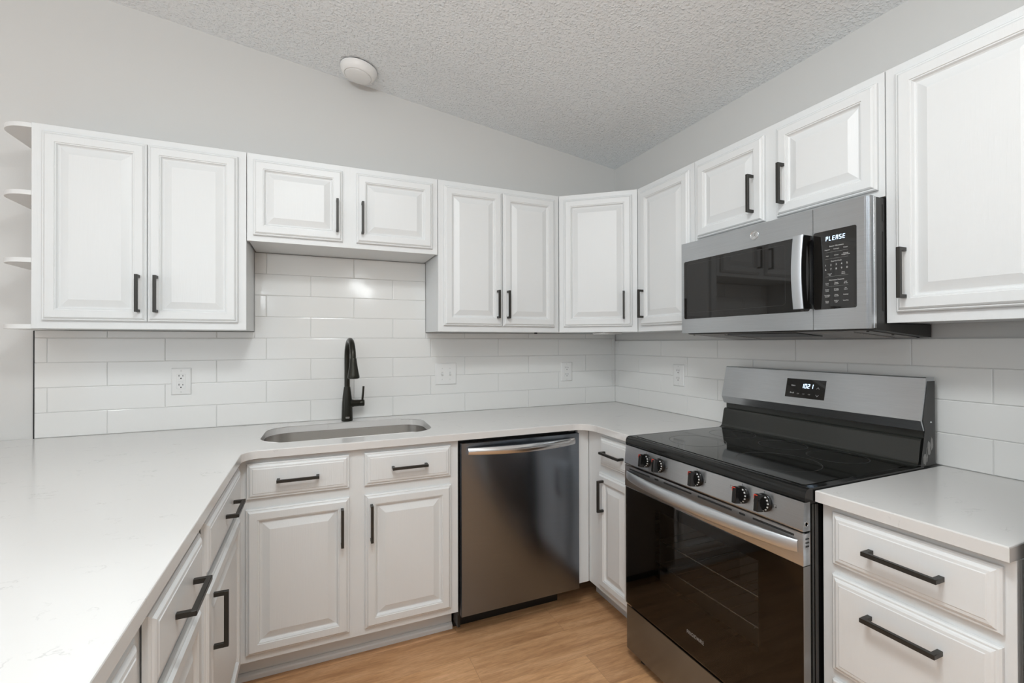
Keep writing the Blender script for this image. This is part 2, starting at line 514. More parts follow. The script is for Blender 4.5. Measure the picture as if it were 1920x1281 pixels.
# ------------------------------------------------------------------ worktops
def arc(cx, cy, r, t0, t1, n=10):
    return [(cx+r*math.cos(math.radians(t0+(t1-t0)*k/n)), cy+r*math.sin(math.radians(t0+(t1-t0)*k/n))) for k in range(n+1)]
ZC0, ZC1 = 0.884, 0.914
XP, YD = -2.081, -0.618
def slab(bm, poly, hole=None):
    b2 = bmesh.new()
    def ring(pl, z): return [b2.verts.new((x, y, z)) for x, y in pl]
    loops = []
    for pl in [poly]+([hole] if hole else []):
        lo, hi = ring(pl, ZC0), ring(pl, ZC1)
        n = len(pl)
        for i in range(n): b2.faces.new((lo[i], lo[(i+1) % n], hi[(i+1) % n], hi[i]))
        loops.append((lo, hi))
    for side in (0, 1):
        es = []
        for lp in loops:
            L = lp[side]
            for i in range(len(L)): es.append(b2.edges.get((L[i], L[(i+1) % len(L)])))
        bmesh.ops.triangle_fill(b2, edges=es, use_beauty=True)
    top = set(v for lp in loops for v in lp[1])
    ed = [e for e in b2.edges if e.verts[0] in top and e.verts[1] in top and any(abs(f_.calc_center_median().z-(ZC0+ZC1)/2) < 0.005 for f_ in e.link_faces)]
    bmesh.ops.bevel(b2, geom=ed, offset=0.003, segments=2, profile=0.5, affect='EDGES')
    merge(bm, b2)
R_, R2_ = 0.055, 0.085
poly = [(-3.13, -0.001), (-3.13, -2.42)] + [(XP, -2.42)] \
    + arc(XP+R_, YD-R_, R_, 180, 90, 16) + arc(-0.619-R2_, YD-R2_, R2_, 90, 0, 16) + [(-0.619, -0.966), (-0.001, -0.966), (-0.001, -0.001)]
hole = rrect(-2.045, -1.337, -0.508, -0.124, 0.11, 9)
bm = bmesh.new(); slab(bm, poly, hole)
tag(obj('countertop', bm, MAT['quartz'], None, 0), 'white quartz countertop running over the peninsula, the sink and the corner', 'countertop')
bm = bmesh.new(); slab(bm, [(-0.619, -1.733), (-0.001, -1.733), (-0.001, -2.104), (-0.619, -2.104)])
tag(obj('countertop', bm, MAT['quartz'], None, 0), 'short white quartz countertop at right of the range', 'countertop')

# ------------------------------------------------------------------ cabinet parts
DT = 0.019
DOOR = [(0, 0.0006), (0, 0.0095), (0.0035, 0.0125), (0.0065, 0.0125), (0.0085, 0.0155), (0.013, 0.019), (0.0385, 0.019),
        (0.0400, 0.0165), (0.0430, 0.0162), (0.0465, 0.0095), (0.0500, 0.0070), (0.0535, 0.0070), (0.0785, 0.0160), (0.0795, 0.0164)]
DRAW = [(0, 0.0006), (0, 0.0090), (0.0035, 0.0120), (0.0075, 0.0120), (0.010, 0.0150), (0.014, 0.0172), (0.0205, 0.0178), (0.0225, 0.019)]
HL, HP, HT = 0.146, 0.034, 0.0105
def pull(parent, f, a, b, vertical):
    """square U-shaped bar pull centred at (a,b) on plane c=DT"""
    bm = bmesh.new()
    L = HL/2
    c0, c1 = DT+0.0004, DT+HP
    if vertical:
        box(bm, f, a-HT/2, a+HT/2, b-L, b+L, c1-HT, c1, 0.0008, 1)
        for s in (-1, 1):
            e = b+s*(L-HT/2)
            box(bm, f, a-HT/2+0.0002, a+HT/2-0.0002, e-HT/2+0.0002, e+HT/2-0.0002, c0, c1-HT+0.001)
    else:
        box(bm, f, a-L, a+L, b-HT/2, b+HT/2, c1-HT, c1, 0.0008, 1)
        for s in (-1, 1):
            e = a+s*(L-HT/2)
            box(bm, f, e-HT/2+0.0002, e+HT/2-0.0002, b-HT/2+0.0002, b+HT/2-0.0002, c0, c1-HT+0.001)
    return part(obj('handle', bm, MAT['bronze'], parent, 30), 'black bar pull')
def front(root, kind, f, a0, a1, b0, b1, hv=None, off=0.0):
    bm = bmesh.new()
    pr = DOOR if kind == 'door' else DRAW
    rings(bm, f, a0, a1, b0, b1, [(i, h+off) for i, h in pr])
    d = obj(kind, bm, MAT['cab'], root, 0)
    if hv:
        f2 = F(f.o+f.n*off, f.u, f.n)
        pull(d, f2, hv[0], hv[1], hv[2])
    return d
def cabinet(name, label, f, a0, a1, b0, b1, depth, group=None, toe=None, hollow=False, gap=0.0006):
    """carcass behind c=0 (front of face frame) plus a 19 mm face frame"""
    root = thing(name, label, 'cabinet', f((a0+a1)/2, b0 if toe is None else 0, -depth/2), group)
    g = 0.0006
    if hollow:
        bm = bmesh.new()
        pl = [(-depth+0.001, b0+0.0015), (-0.0195, b0+0.0015), (-0.0195, b0+0.02), (-depth+0.015, b0+0.02), (-depth+0.015, b1-0.0015), (-depth+0.001, b1-0.0015)]
        prism(bm, F(f.o, f.n, f.u), pl, a0+g, a1-g)
        for q in ((a0+g, a0+0.016), (a1-0.016, a1-g)):
            box(bm, f, q[0], q[1], b0+0.0015, b1-0.0015, -depth+0.001, -0.0195)
        obj('carcass', bm, MAT['cab'], root, 0)
    else:
        obj('carcass', B(f, a0+gap, a1-gap, b0+0.0015, b1-0.0015, -depth+0.001, -0.0195), MAT['cab'], root, 0)
    obj('face_frame', B(f, a0+g, a1-g, b0, b1, -0.0194, 0, bev=0.0008, seg=1), MAT['cab'], root, 0)
    if toe is not None:
        bm = bmesh.new()
        c = toe[2]
        box(bm, f, toe[0], toe[1], 0.0005, b0, c-0.016, c-0.004)
        if len(toe) > 3:   # shoe moulding along the floor
            pts = [(c-0.004, 0.0005), (c+0.013, 0.0005), (c+0.013, 0.016), (c+0.010, 0.021), (c+0.002, 0.026), (c-0.004, 0.026)]
            ff = F(f.o, f.n, f.u)
            prism(bm, ff, pts, toe[0], toe[1])
        obj('toe_kick', bm, MAT['cab'], root, 0)
    return root
UB, UT = 1.3645, 2.1265
DU = 0.2856
fU = F((0, -DU, 0), (1, 0, 0), (0, -1, 0))
DUR = 0.2564
fV = F((-DUR, 0, 0), (0, -1, 0), (-1, 0, 0))
GU = None
DB_, DTp = 1.395, 2.0985
# left wall cabinet, two doors
c = cabinet('wall_cabinet', 'white two-door wall cabinet left of the sink niche, beside the open end shelves', fU, -2.802, -2.1095, UB, UT, DU)
front(c, 'door', fU, -2.769, -2.4525, DB_, DTp, (-2.4765, 1.5035, True))
front(c, 'door', fU, -2.450, -2.140, DB_, DTp, (-2.4185, 1.5035, True))
# bridge cabinet over the sink niche
c = cabinet('wall_cabinet', 'short white two-door wall cabinet hanging above the sink niche', fU, -2.1085, -1.2765, 1.7485, UT, DU, gap=0.007)
front(c, 'door', fU, -2.084, -1.7225, 1.7735, DTp, (-1.7465, 1.8865, True))
front(c, 'door', fU, -1.663, -1.304, 1.7735, DTp, (-1.637, 1.8865, True))
# right of the niche
c = cabinet('wall_cabinet', 'tall white two-door wall cabinet between the sink niche and the corner cabinet', fU, -1.2755, -0.5885, UB, UT, DU)
front(c, 'door', fU, -1.2475, -0.932, DB_, DTp, (-0.962, 1.508, True))
front(c, 'door', fU, -0.929, -0.618, DB_, DTp, (-0.905, 1.508, True))
# diagonal corner cabinet
A_, B_ = Vector((-0.5865, -0.2856, 0)), Vector((-0.2564, -0.5533, 0))
t_ = (B_-A_).normalized(); n_ = Vector((t_.y, -t_.x, 0))
if n_.y > 0: n_ = -n_
fD = F(A_, t_, n_)
LD = (B_-A_).length
root = thing('corner_wall_cabinet', 'white diagonal corner wall cabinet with one door', 'cabinet', (-0.22, -0.22, UB))
ins = n_*-0.0195
pl = [(-0.587, -0.001), (-0.587, -0.264), (A_.x+ins.x+0.002, A_.y+ins.y+0.002), (B_.x+ins.x-0.002, B_.y+ins.y+0.004), (-0.236, -0.552), (-0.001, -0.552), (-0.001, -0.001)]
bm = bmesh.new(); prism(bm, WORLD, pl, UB+0.0015, UT-0.0015); obj('carcass', bm, MAT['cab'], root, 0)
obj('face_frame', B(fD, 0.001, LD-0.001, UB, UT, -0.0194, 0, bev=0.0008, seg=1), MAT['cab'], root, 0)
front(root, 'door', fD, 0.0285, 0.396, DB_, DTp, (0.3535, 1.508, True))
# right wall, one door
c = cabinet('wall_cabinet', 'narrow white one-door wall cabinet between the corner cabinet and the microwave', fV, 0.5545, 0.9545, UB, UT, DUR)
front(c, 'door', fV, 0.5885, 0.932, DB_, DTp, (0.6185, 1.508, True))
# over the microwave
c = cabinet('wall_cabinet', 'short white two-door wall cabinet directly above the microwave', fV, 0.9560, 1.7110, 1.7485, UT, DUR)
front(c, 'door', fV, 0.978, 1.3125, 1.771, DTp, (1.2695, 1.884, True))
front(c, 'door', fV, 1.3635, 1.6945, 1.771, DTp, (1.3965, 1.884, True))
# right end
c = cabinet('wall_cabinet', 'tall white one-door wall cabinet at the far right of the microwave', fV, 1.7125, 2.118, UB, UT, DUR)
front(c, 'door', fV, 1.7425, 2.0855, DB_, DTp, (1.7685, 1.507, True))

# ------------------------------------------------------------------ open end shelves
root = thing('end_shelf_unit', 'open white shelf unit with four rounded shelves on the left cabinet end', 'shelf', (-2.86, -0.14, 1.363))
XS0, XS1 = -2.9105, -2.8032
for zt in (2.1255, 1.8757, 1.6262, 1.3805):
    r = 0.09
    pl = [(XS1, -0.001), (XS0, -0.001)] + arc(XS0+r, -0.281+r, r, 180, 270, 12) + [(XS1, -0.281)]
    bm = bmesh.new(); prism(bm, WORLD, pl, zt-0.0165, zt, 0.0015, 1)
    obj('shelf', bm, MAT['shelf'], root, 40)
obj('side_panel', B(FB, XS1+0.0002, XS1+0.0011, 1.364, 2.125, 0.001, 0.28), MAT['shelf'], root, 0)

# ------------------------------------------------------------------ base cabinets
BD = 0.590
fB = F((0, -0.591, 0), (1, 0, 0), (0, -1, 0))
fS = F((-0.591, 0, 0), (0, -1, 0), (-1, 0, 0))
XPF = -2.102
fP = F((XPF, 0, 0), (0, 1, 0), (1, 0, 0))
ZB, ZBT = 0.128, 0.8832
c = cabinet('sink_base_cabinet', 'white sink base cabinet with two drawer fronts over two doors', fB, -2.1010, -1.2635, ZB, ZBT, 0.585, toe=(-2.20, -1.2635, -0.107, 1), hollow=True)
c.location.y  # base stays under the sink
front(c, 'drawer', fB, -2.0725, -1.7140, 0.7305, 0.8635, (-1.898, 0.797, False))
front(c, 'drawer', fB, -1.6570, -1.2985, 0.7305, 0.8635, (-1.478, 0.797, False))
front(c, 'door', fB, -2.0745, -1.7140, 0.157, 0.694, (-1.742, 0.585, True))
front(c, 'door', fB, -1.6555, -1.2970, 0.157, 0.694, (-1.631, 0.585, True))
# peninsula run
PG = None
c = cabinet('base_cabinet', 'white peninsula base cabinet nearest the sink, with one drawer over one door', fP, -1.2245, -0.5918, ZB, ZBT, 0.60, toe=(-1.2245, -0.5, -0.075))
front(c, 'drawer', fP, -1.1950, -0.6480, 0.7305, 0.8635, (-0.893, 0.797, False), off=0.002)
front(c, 'door', fP, -1.1950, -0.6480, 0.157, 0.694, (-1.128, 0.585, True))
c = cabinet('base_cabinet', 'white peninsula base cabinet in the middle of the run, one drawer pulled slightly proud', fP, -1.6395, -1.2255, ZB, ZBT, 0.60, toe=(-1.6395, -1.2255, -0.075))
front(c, 'drawer', fP, -1.6150, -1.2550, 0.7305, 0.8635, (-1.427, 0.797, False), off=0.003)
front(c, 'door', fP, -1.6150, -1.2550, 0.157, 0.694, (-1.585, 0.585, True))
c = cabinet('base_cabinet', 'white peninsula base cabinet nearest the viewer at the bottom left corner', fP, -2.400, -1.6405, ZB, ZBT, 0.60, toe=(-2.400, -1.6405, -0.075))
front(c, 'drawer', fP, -2.370, -1.6700, 0.7305, 0.8635, (-2.02, 0.797, False))
front(c, 'door', fP, -2.370, -1.6700, 0.157, 0.694, (-2.34, 0.585, True))
# peninsula back panel carries the bar overhang
bm = B(WORLD, -2.722, -2.7035, -2.40, -0.002, 0.0005, 0.8835)
tag(obj('peninsula_back_panel', bm, MAT['cab'], None, 0), 'white panel closing the back of the peninsula under the countertop', 'panel')
# small cabinet between dishwasher and range
c = cabinet('base_cabinet', 'narrow white base cabinet between the dishwasher and the range', fS, 0.5918, 0.9645, ZB, ZBT, 0.585, toe=(0.49, 0.9645, -0.105))
obj('filler_strip', B(fB, -0.6545, -0.5912, ZB-0.004, ZBT, -0.0194, 0, bev=0.0006, seg=1), MAT['cab'], c, 0)
front(c, 'drawer', fS, 0.7090, 0.9400, 0.7305, 0.8635, (0.825, 0.799, False))
front(c, 'door', fS, 0.6960, 0.9400, 0.157, 0.694, (0.7425, 0.594, True))
# drawer bank at the right
c = cabinet('drawer_cabinet', 'white three-drawer base cabinet at right of the range', fS, 1.7345, 2.1050, ZB, ZBT, 0.585, toe=(1.7345, 2.1050, -0.075))
front(c, 'drawer', fS, 1.7645, 2.0875, 0.7305, 0.8650, (1.9285, 0.802, False))
front(c, 'drawer', fS, 1.7635, 2.0860, 0.4570, 0.7045, (1.9250, 0.642, False))
front(c, 'drawer', fS, 1.7635, 2.0860, 0.1570, 0.4310, (1.9250, 0.355, False))

# ------------------------------------------------------------------ sink
root = thing('sink', 'undermount stainless steel sink basin set in the quartz countertop', 'sink', (-1.691, -0.316, 0.69))
bm = bmesh.new()
prev = None
for ins, z in ((-0.024, 0.8836), (-0.004, 0.8836), (-0.004, 0.882), (-0.002, 0.80), (0.003, 0.725), (0.012, 0.703), (0.030, 0.694), (0.10, 0.691)):
    r = max(0.112-ins if ins < 0.03 else 0.09, 0.02)
    cur = [bm.verts.new((x, y, z)) for x, y in rrect(-2.045+ins, -1.337-ins, -0.508+ins, -0.124-ins, r, 9)]
    if prev:
        for k in range(len(cur)): bm.faces.new((prev[k], prev[(k+1) % len(cur)], cur[(k+1) % len(cur)], cur[k]))
    prev = cur
bm.faces.new(prev)
o = obj('basin', bm, MAT['sink'], root, 40)
so = o.modifiers.new('thickness', 'SOLIDIFY'); so.thickness = 0.0012; so.offset = -1
bm = bmesh.new(); lathe(bm, F((-1.691, -0.30, 0.6915), (1, 0, 0), (0, 0, 1), (0, 1, 0)), [(0, 0.001), (0.03, 0.001), (0.034, 0.004), (0.055, 0.004), (0.057, 0.001)], 28)
obj('drain', bm, MAT['polish'], root)

# ------------------------------------------------------------------ faucet
FX, FY = -1.6905, -0.072
root = thing('faucet', 'black pull-down kitchen faucet with side lever behind the sink', 'faucet', (FX, FY, 0.9145))
fz = F((FX, FY, 0.9145), (1, 0, 0), (0, 0, 1), (0, 1, 0))
bm = bmesh.new()
lathe(bm, fz, [(0, 0), (0.0268, 0), (0.0275, 0.002), (0.0275, 0.007), (0.0268, 0.02), (0.0262, 0.05), (0.0245, 0.09), (0.0215, 0.125), (0.0185, 0.148), (0.0162, 0.165), (0.0150, 0.172), (0, 0.172)], 36)
obj('body', bm, MAT['faucet'], root, 50)
pts = [(FX, FY, 1.07), (FX, FY, 1.15), (FX, FY, 1.232)]
ra = 0.088
for k in range(1, 19):
    t = math.pi*k/18
    s = (1-math.cos(t))*ra
    pts.append((FX+0.016*s/(2*ra), FY-s, 1.232+math.sin(t)*(ra+0.001)))
pts.append((FX+0.0162, FY-2*ra-0.001, 1.222))
bm = bmesh.new(); tube(bm, pts, 0.0132, 24); obj('spout', bm, MAT['faucet'], root, 60)
fh = F((FX+0.0165, FY-2*ra-0.001, 1.236), (1, 0, 0), (0.012, -0.05, -1), (0, 1, 0))
bm = bmesh.new(); lathe(bm, fh, [(0, 0), (0.0142, 0), (0.0150, 0.002), (0.0165, 0.02), (0.0205, 0.05), (0.0255, 0.078), (0.0272, 0.088), (0.0262, 0.094), (0.022, 0.0965), (0.019, 0.0945), (0, 0.0945)], 32)
hd = obj('spray_head', bm, MAT['faucet'], root, 50)
bm = bmesh.new()
for rr, n in ((0.007, 6), (0.013, 12)):
    for k in range(n):
        q = fh(rr*math.cos(2*math.pi*k/n), rr*math.sin(2*math.pi*k/n), 0.0945)
        lathe(bm, F(q, fh.u, fh.n, fh.v), [(0.0014, 0), (0.0012, 0.0016), (0, 0.0018)], 8)
part(obj('spray_nozzles', bm, MAT['plastic'], hd), 'small pale spray nozzles')
bm = bmesh.new()
fl = F((FX, FY, 1.0015), (0, 1, 0), (1, 0, 0.0), (0, 0, 1))
lathe(bm, fl, [(0, 0.015), (0.0235, 0.015), (0.0195, 0.026), (0.0172, 0.034), (0.0168, 0.058), (0.0160, 0.059)], 28)
lathe(bm, fl, [(0.0162, 0.0595), (0.0168, 0.0605), (0.0168, 0.079), (0.0150, 0.083), (0, 0.083)], 28)
sv = obj('valve', bm, MAT['faucet'], root, 50)
bm = bmesh.new()
sweep(bm, [[(FX+0.0705+dx+lx, FY+dy*hw, z) for dx, dy in ((-0.0045, -1), (0.0045, -1), (0.0045, 1), (-0.0045, 1))]
           for z, hw, lx in ((0.995, 0.010, 0), (1.02, 0.0095, 0.003), (1.05, 0.0088, 0.006), (1.0865, 0.0080, 0.0085))])
obj('lever', bm, MAT['faucet'], sv, 30)
bm = bmesh.new(); fp_ = F((FX, FY-0.0271, 0.934), (1, 0, 0), (0, -1, 0))
prism(bm, fp_, rrect(-0.0095, 0.0095, -0.0045, 0.0045, 0.0012, 3), 0.0, 0.0012)
part(obj('badge', bm, MAT['polish'], root), 'small silver badge at the base')

# ------------------------------------------------------------------ outlets and switch
def cover(bm, f, a0, a1, b0, b1):
    rings(bm, f, a0, a1, b0, b1, [(0, 0.0088), (0, 0.0105), (0.0015, 0.0125), (0.005, 0.0142), (0.008, 0.0146)])
def slots(bm, f, a, b):
    box(bm, f, a-0.0085, a-0.0062, b+0.001, b+0.0095, 0.0150, 0.0166)
    box(bm, f, a+0.0062, a+0.0085, b+0.001, b+0.0082, 0.0150, 0.0166)
    lathe(bm, F(f(a, b-0.007, 0), f.u, f.n, f.v), [(0.0027, 0.0150), (0.0027, 0.0166), (0, 0.0166)], 12)
def screws(bm, f, pts):
    for a, b in pts:
        lathe(bm, F(f(a, b, 0), f.u, f.n, f.v), [(0.0032, 0.0142), (0.0028, 0.0154), (0, 0.0156)], 12)
def outlet(f, a0, a1, b0, b1, label):
    a, b = (a0+a1)/2, (b0+b1)/2
    root = thing('wall_outlet', label, 'outlet', f(a, b0, 0.0088))
    bm = bmesh.new(); cover(bm, f, a0, a1, b0, b1); obj('cover_plate', bm, MAT['plastic'], root, 30)
    bm = bmesh.new(); box(bm, f, a-0.0165, a+0.0165, b-0.0335, b+0.0335, 0.0140, 0.0160, 0.0006, 1); rc = obj('receptacle', bm, MAT['plastic'], root, 30)
    for s in (0.0215, -0.0195):
        bm = bmesh.new(); slots(bm, f, a, b+s)
        part(obj('slot_opening', bm, MAT['slot'], rc, 30), 'dark plug slots')
    for s in (0.0045, -0.0045):
        bm = bmesh.new(); box(bm, f, a-0.009, a+0.009, b+s-0.0034, b+s+0.0034, 0.0158, 0.0168, 0.0004, 1)
        obj('test_button', bm, MAT['plastic'], rc, 30)
    for s in (0.048, -0.048):
        bm = bmesh.new(); screws(bm, f, [(a, b+s)]); part(obj('screw', bm, MAT['grout'], root), 'small plate screw')
outlet(FB, -2.441, -2.3635, 1.073, 1.195, 'white two-socket outlet on the tile left of the faucet, nearest the peninsula')
outlet(FB, -0.4215, -0.3395, 1.065, 1.184, 'white outlet on the back wall tile near the corner, right of the light switch')
outlet(FR, 0.549, 0.631, 1.068, 1.187, 'white outlet on the right wall tile between the corner and the range')
root = thing('light_switch', 'white double toggle switch plate on the tile right of the faucet', 'switch', (-1.161, -0.0088, 1.072))
bm = bmesh.new(); cover(bm, FB, -1.223, -1.0995, 1.072, 1.193); obj('cover_plate', bm, MAT['plastic'], root, 30)
for a, s in ((-1.183, -1), (-1.1385, -1)):
    bm = bmesh.new(); box(bm, FB, a-0.0055, a+0.0055, 1.1205, 1.1445, 0.0140, 0.0152)
    fr_ = part(obj('toggle_slot', bm, MAT['grout'], root, 30), 'greyish slot around the toggle')
    bm = bmesh.new(); ft = F(FB(a, 1.1325, 0.0145), (1, 0, 0), (0, -1, -0.55), (0, 0.55, -1))
    box(bm, ft, -0.0038, 0.0038, -0.0045, 0.0045, 0, 0.012, 0.0008, 1)
    obj('toggle', bm, MAT['plastic'], fr_, 30)
for q in ((-1.183, 1.163), (-1.1385, 1.163), (-1.183, 1.102), (-1.1385, 1.102)):
    bm = bmesh.new(); screws(bm, FB, [q])
    part(obj('screw', bm, MAT['grout'], root), 'small plate screw')

# ------------------------------------------------------------------ smoke detector
nc = Vector((-SL, 0, -1)).normalized()
cs = Vector((-1.637, -0.147, zceil(-1.637)))
root = thing('smoke_detector', 'round white smoke detector on the sloped popcorn ceiling', 'smoke detector', cs)
fc = F(cs, (1, 0, -SL), nc, (0, 1, 0))
bm = bmesh.new(); lathe(bm, fc, [(0, 0.002), (0.083, 0.002), (0.083, 0.007), (0, 0.007)], 48); part(obj('mounting_plate', bm, MAT['slot'], root), 'dark gap ring at the ceiling')
bm = bmesh.new(); lathe(bm, fc, [(0, 0.0072), (0.0885, 0.0072), (0.0885, 0.012), (0.0865, 0.020), (0.080, 0.033), (0.073, 0.041), (0.068, 0.0435), (0.0655, 0.0425), (0.0645, 0.0405), (0, 0.0405)], 64)
obj('housing', bm, MAT['smoke'], root, 25)
bm = bmesh.new(); lathe(bm, fc, [(0, 0.0407), (0.0625, 0.0407), (0.0615, 0.0455), (0.055, 0.0485), (0, 0.0495)], 56); obj('cap', bm, MAT['smoke'], root, 25)

# ------------------------------------------------------------------ small fittings under the corner cabinet
bm = B(WORLD, -0.395, -0.265, -0.43, -0.33, 1.3525, 1.3645, bev=0.002)
tag(obj('cabinet_light_box', bm, MAT['plastic'], None, 30), 'small flat white box fixed under the diagonal corner cabinet', 'light')
bm = bmesh.new(); tube(bm, [(-0.66, -0.14, 1.3655), (-0.66, -0.14, 1.359)], 0.009, 12)
tag(obj('cable_clip', bm, MAT['slot'], None), 'small dark fitting under the wall cabinet left of the corner', 'clip')

# ------------------------------------------------------------------ dishwasher
root = thing('dishwasher', 'dark stainless steel dishwasher under the counter between two white cabinets', 'dishwasher', (-0.957, -0.3, 0.0))
X0, X1 = -1.2575, -0.6570
part(obj('tub', B(FB, X0, X1, 0.10, 0.876, 0.03, 0.575), MAT['black'], root, 0), 'black tub edge')
bm = bmesh.new(); box(bm, FB, X0+0.002, X1-0.002, 0.111, 0.868, 0.577, 0.612, 0.0025, 2); dr = obj('door', bm, MAT['darksteel'], root, 30)
bm = bmesh.new()
secs = []
for k in range(25):
    t = k/24
    x = -1.228+t*0.536
    bow = math.sin(math.pi*t)**0.8
    y = -0.6225-0.034*bow
    hz = 0.0145+0.0030*bow
    zc = 0.834-0.002*bow
    secs.append([(x, y+0.010, zc-hz), (x, y-0.004, zc-hz), (x, y-0.0095, zc-hz*0.6), (x, y-0.0105, zc), (x, y-0.0090, zc+hz*0.6), (x, y-0.003, zc+hz), (x, y+0.010, zc+hz)])
sweep(bm, secs)
part(obj('handle', bm, MAT['polish'], dr, 40), 'curved bright steel bar handle')
bm = bmesh.new(); box(bm, FB, X0+0.003, X1-0.055, 0.001, 0.108, 0.45, 0.484); box(bm, FB, X0, X0+0.012, 0.04, 0.11, 0.484, 0.56)
part(obj('kick_plate', bm, MAT['black'], root, 0), 'black recessed kick plate')
bm = bmesh.new(); lathe(bm, F(FB(X0+0.006, 0.098, 0.5605), (1, 0, 0), (0, -1, 0)), [(0.004, 0), (0.003, 0.002), (0, 0.0025)], 10)
obj('screw', bm, MAT['grayplate'], root)
bm = bmesh.new(); box(bm, FB, X1-0.055, X1-0.02, 0.8762, 0.8800, 0.55, 0.60); obj('mounting_tab', bm, MAT['grayplate'], root, 0)

# ------------------------------------------------------------------ range
R0, R1 = 0.9725, 1.7295      # a = -y
RX = 0.661                   # c = -x of the door face
root = thing('range', 'freestanding stainless and black electric range with a glass cooktop', 'range', (-0.35, -1.351, 0.0))
bm = bmesh.new()
box(bm, FR, R0+0.004, R0+0.03, 0.030, 0.884, 0.03, 0.632)
box(bm, FR, R1-0.03, R1-0.004, 0.030, 0.884, 0.03, 0.632)
box(bm, FR, R0+0.004, R1-0.004, 0.03, 0.884, 0.03, 0.055)
box(bm, FR, R0+0.03, R1-0.03, 0.805, 0.884, 0.055, 0.632)
box(bm, FR, R0+0.03, R1-0.03, 0.03, 0.24, 0.055, 0.632)
part(obj('body', bm, MAT['enamel'], root, 0), 'black side panels')
bm = bmesh.new()
box(bm, FR, R1-0.0035, R1-0.0005, 0.06, 0.875, 0.600, 0.612, 0.001, 1); box(bm, FR, R1-0.0035, R1-0.0015, 0.06, 0.875, 0.617, 0.6235)
part(obj('side_trim', bm, MAT['sideplate'], root, 20), 'grey seam along the side panel')
# oven cavity, racks
bm = bmesh.new()
cav = [(R0+0.14, R1-0.10, 0.40, 0.70)]
a0, a1, b0, b1 = R0+0.10, R1-0.09, 0.2605, 0.785
for q in ((a0-0.01, a0, b0, b1, 0.12, 0.628), (a1, a1+0.01, b0, b1, 0.12, 0.628), (a0, a1, b0-0.01, b0, 0.12, 0.628), (a0, a1, b1, b1+0.01, 0.12, 0.628), (a0, a1, b0, b1, 0.11, 0.12)):
    box(bm, FR, *q)
cv = obj('oven_cavity', bm, MAT['cavity'], root, 0)
for zr in (0.523, 0.426):
    bm = bmesh.new()
    tube(bm, [FR(a0+0.002, zr, 0.585), FR(a1-0.002, zr, 0.585)], 0.0028, 8)
    tube(bm, [FR(a0+0.002, zr, 0.16), FR(a1-0.002, zr, 0.16)], 0.0025, 8)
    for k in range(12):
        a = a0+0.02+(a1-a0-0.04)*k/11
        tube(bm, [FR(a, zr+0.0035, 0.15), FR(a, zr+0.0035, 0.58), FR(a, zr-0.006, 0.592)], 0.0014, 6)
    part(obj('oven_rack', bm, MAT['rack'], root, 60), 'chrome wire rack seen through the window')
# door: steel strip, frit frame, window pane
strip_slots = [(1.003, 1.128), (1.154, 1.176), (1.203, 1.339), (1.367, 1.504), (1.530, 1.552), (1.577, 1.704)]
DZ0, DZ1, DZM = 0.236, 0.8045, 0.716
bm = bmesh.new(); box(bm, FR, R0, R1-0.0005, DZM, DZ1, 0.632, RX, 0.0025, 2); dr = part(obj('oven_door', bm, MAT['steel'], root, 30), 'stainless door top with black glass below')
bm = bmesh.new()
wa0, wa1, wb0, wb1 = 1.150, 1.591, 0.405, 0.672
for q in ((R0+0.001, wa0, DZ0, DZM-0.0005), (wa1, R1-0.0015, DZ0, DZM-0.0005), (wa0, wa1, DZ0, wb0), (wa0, wa1, wb1, DZM-0.0005)):
    box(bm, FR, q[0], q[1], q[2], q[3], 0.634, 0.657)
part(obj('door_frit', bm, MAT['bglass'], dr, 0), 'black glass border of the oven door')
bm = B(FR, R0+0.001, R1-0.0015, DZ0, DZM-0.0005, 0.6572, 0.6602, bev=0.0008, seg=1)
part(obj('door_glass', bm, MAT['ovenglass'], dr, 0), 'clear dark outer glass')
bm = bmesh.new(); box(bm, FR, R1-0.0014, R1-0.0004, DZ0, DZM-0.001, 0.634, 0.6605)
obj('door_edge', bm, MAT['grayplate'], dr, 0)
bm = bmesh.new()
for s0, s1 in strip_slots:
    prism(bm, FR, rrect(s0, s1, 0.7885, 0.7945, 0.0028, 4), RX+0.0001, RX+0.0006)
for s0, s1 in ((1.154, 1.176), (1.203, 1.339), (1.367, 1.504)):
    prism(bm, FR, rrect(s0, s1, 0.7585, 0.7640, 0.0026, 4), RX+0.0001, RX+0.0006)
for k in range(3):
    box(bm, WORLD, -0.6525, -0.6395, -R1-0.0007, -R1-0.0001, 0.786-k*0.010, 0.7895-k*0.010)
part(obj('vent_slot', bm, MAT['slot'], dr, 0), 'dark vent slots')
bm = bmesh.new()
secs = []
for k in range(33):
    t = k/32
    a = 0.988+t*(1.714-0.988)
    bow = math.sin(math.pi*t)**0.62
    cc = RX+0.001+0.046*bow
    hz = 0.0165+0.0045*bow
    zc = 0.7655+0.003*bow
    prof_ = []
    for j in range(9):
        th = math.radians(-90+180*j/8)
        prof_.append(FR(a, zc+hz*math.sin(th), cc+0.013*math.cos(th)*max(bow, 0.25)))
    prof_ += [FR(a, zc+hz, cc-0.004*bow), FR(a, zc-hz, cc-0.004*bow)]
    secs.append(prof_)
sweep(bm, secs)
part(obj('handle', bm, MAT['satin'], dr, 50), 'wide bowed steel handle')
bm = bmesh.new(); text_bm(bm, FR, 'FRIGIDAIRE', 0.0175, 1.352, 0.3105, 0.6604, space=1.08, xs=0.80)
part(obj('brand_lettering', bm, MAT['dimink'], dr, 0), 'grey lettering low on the glass')
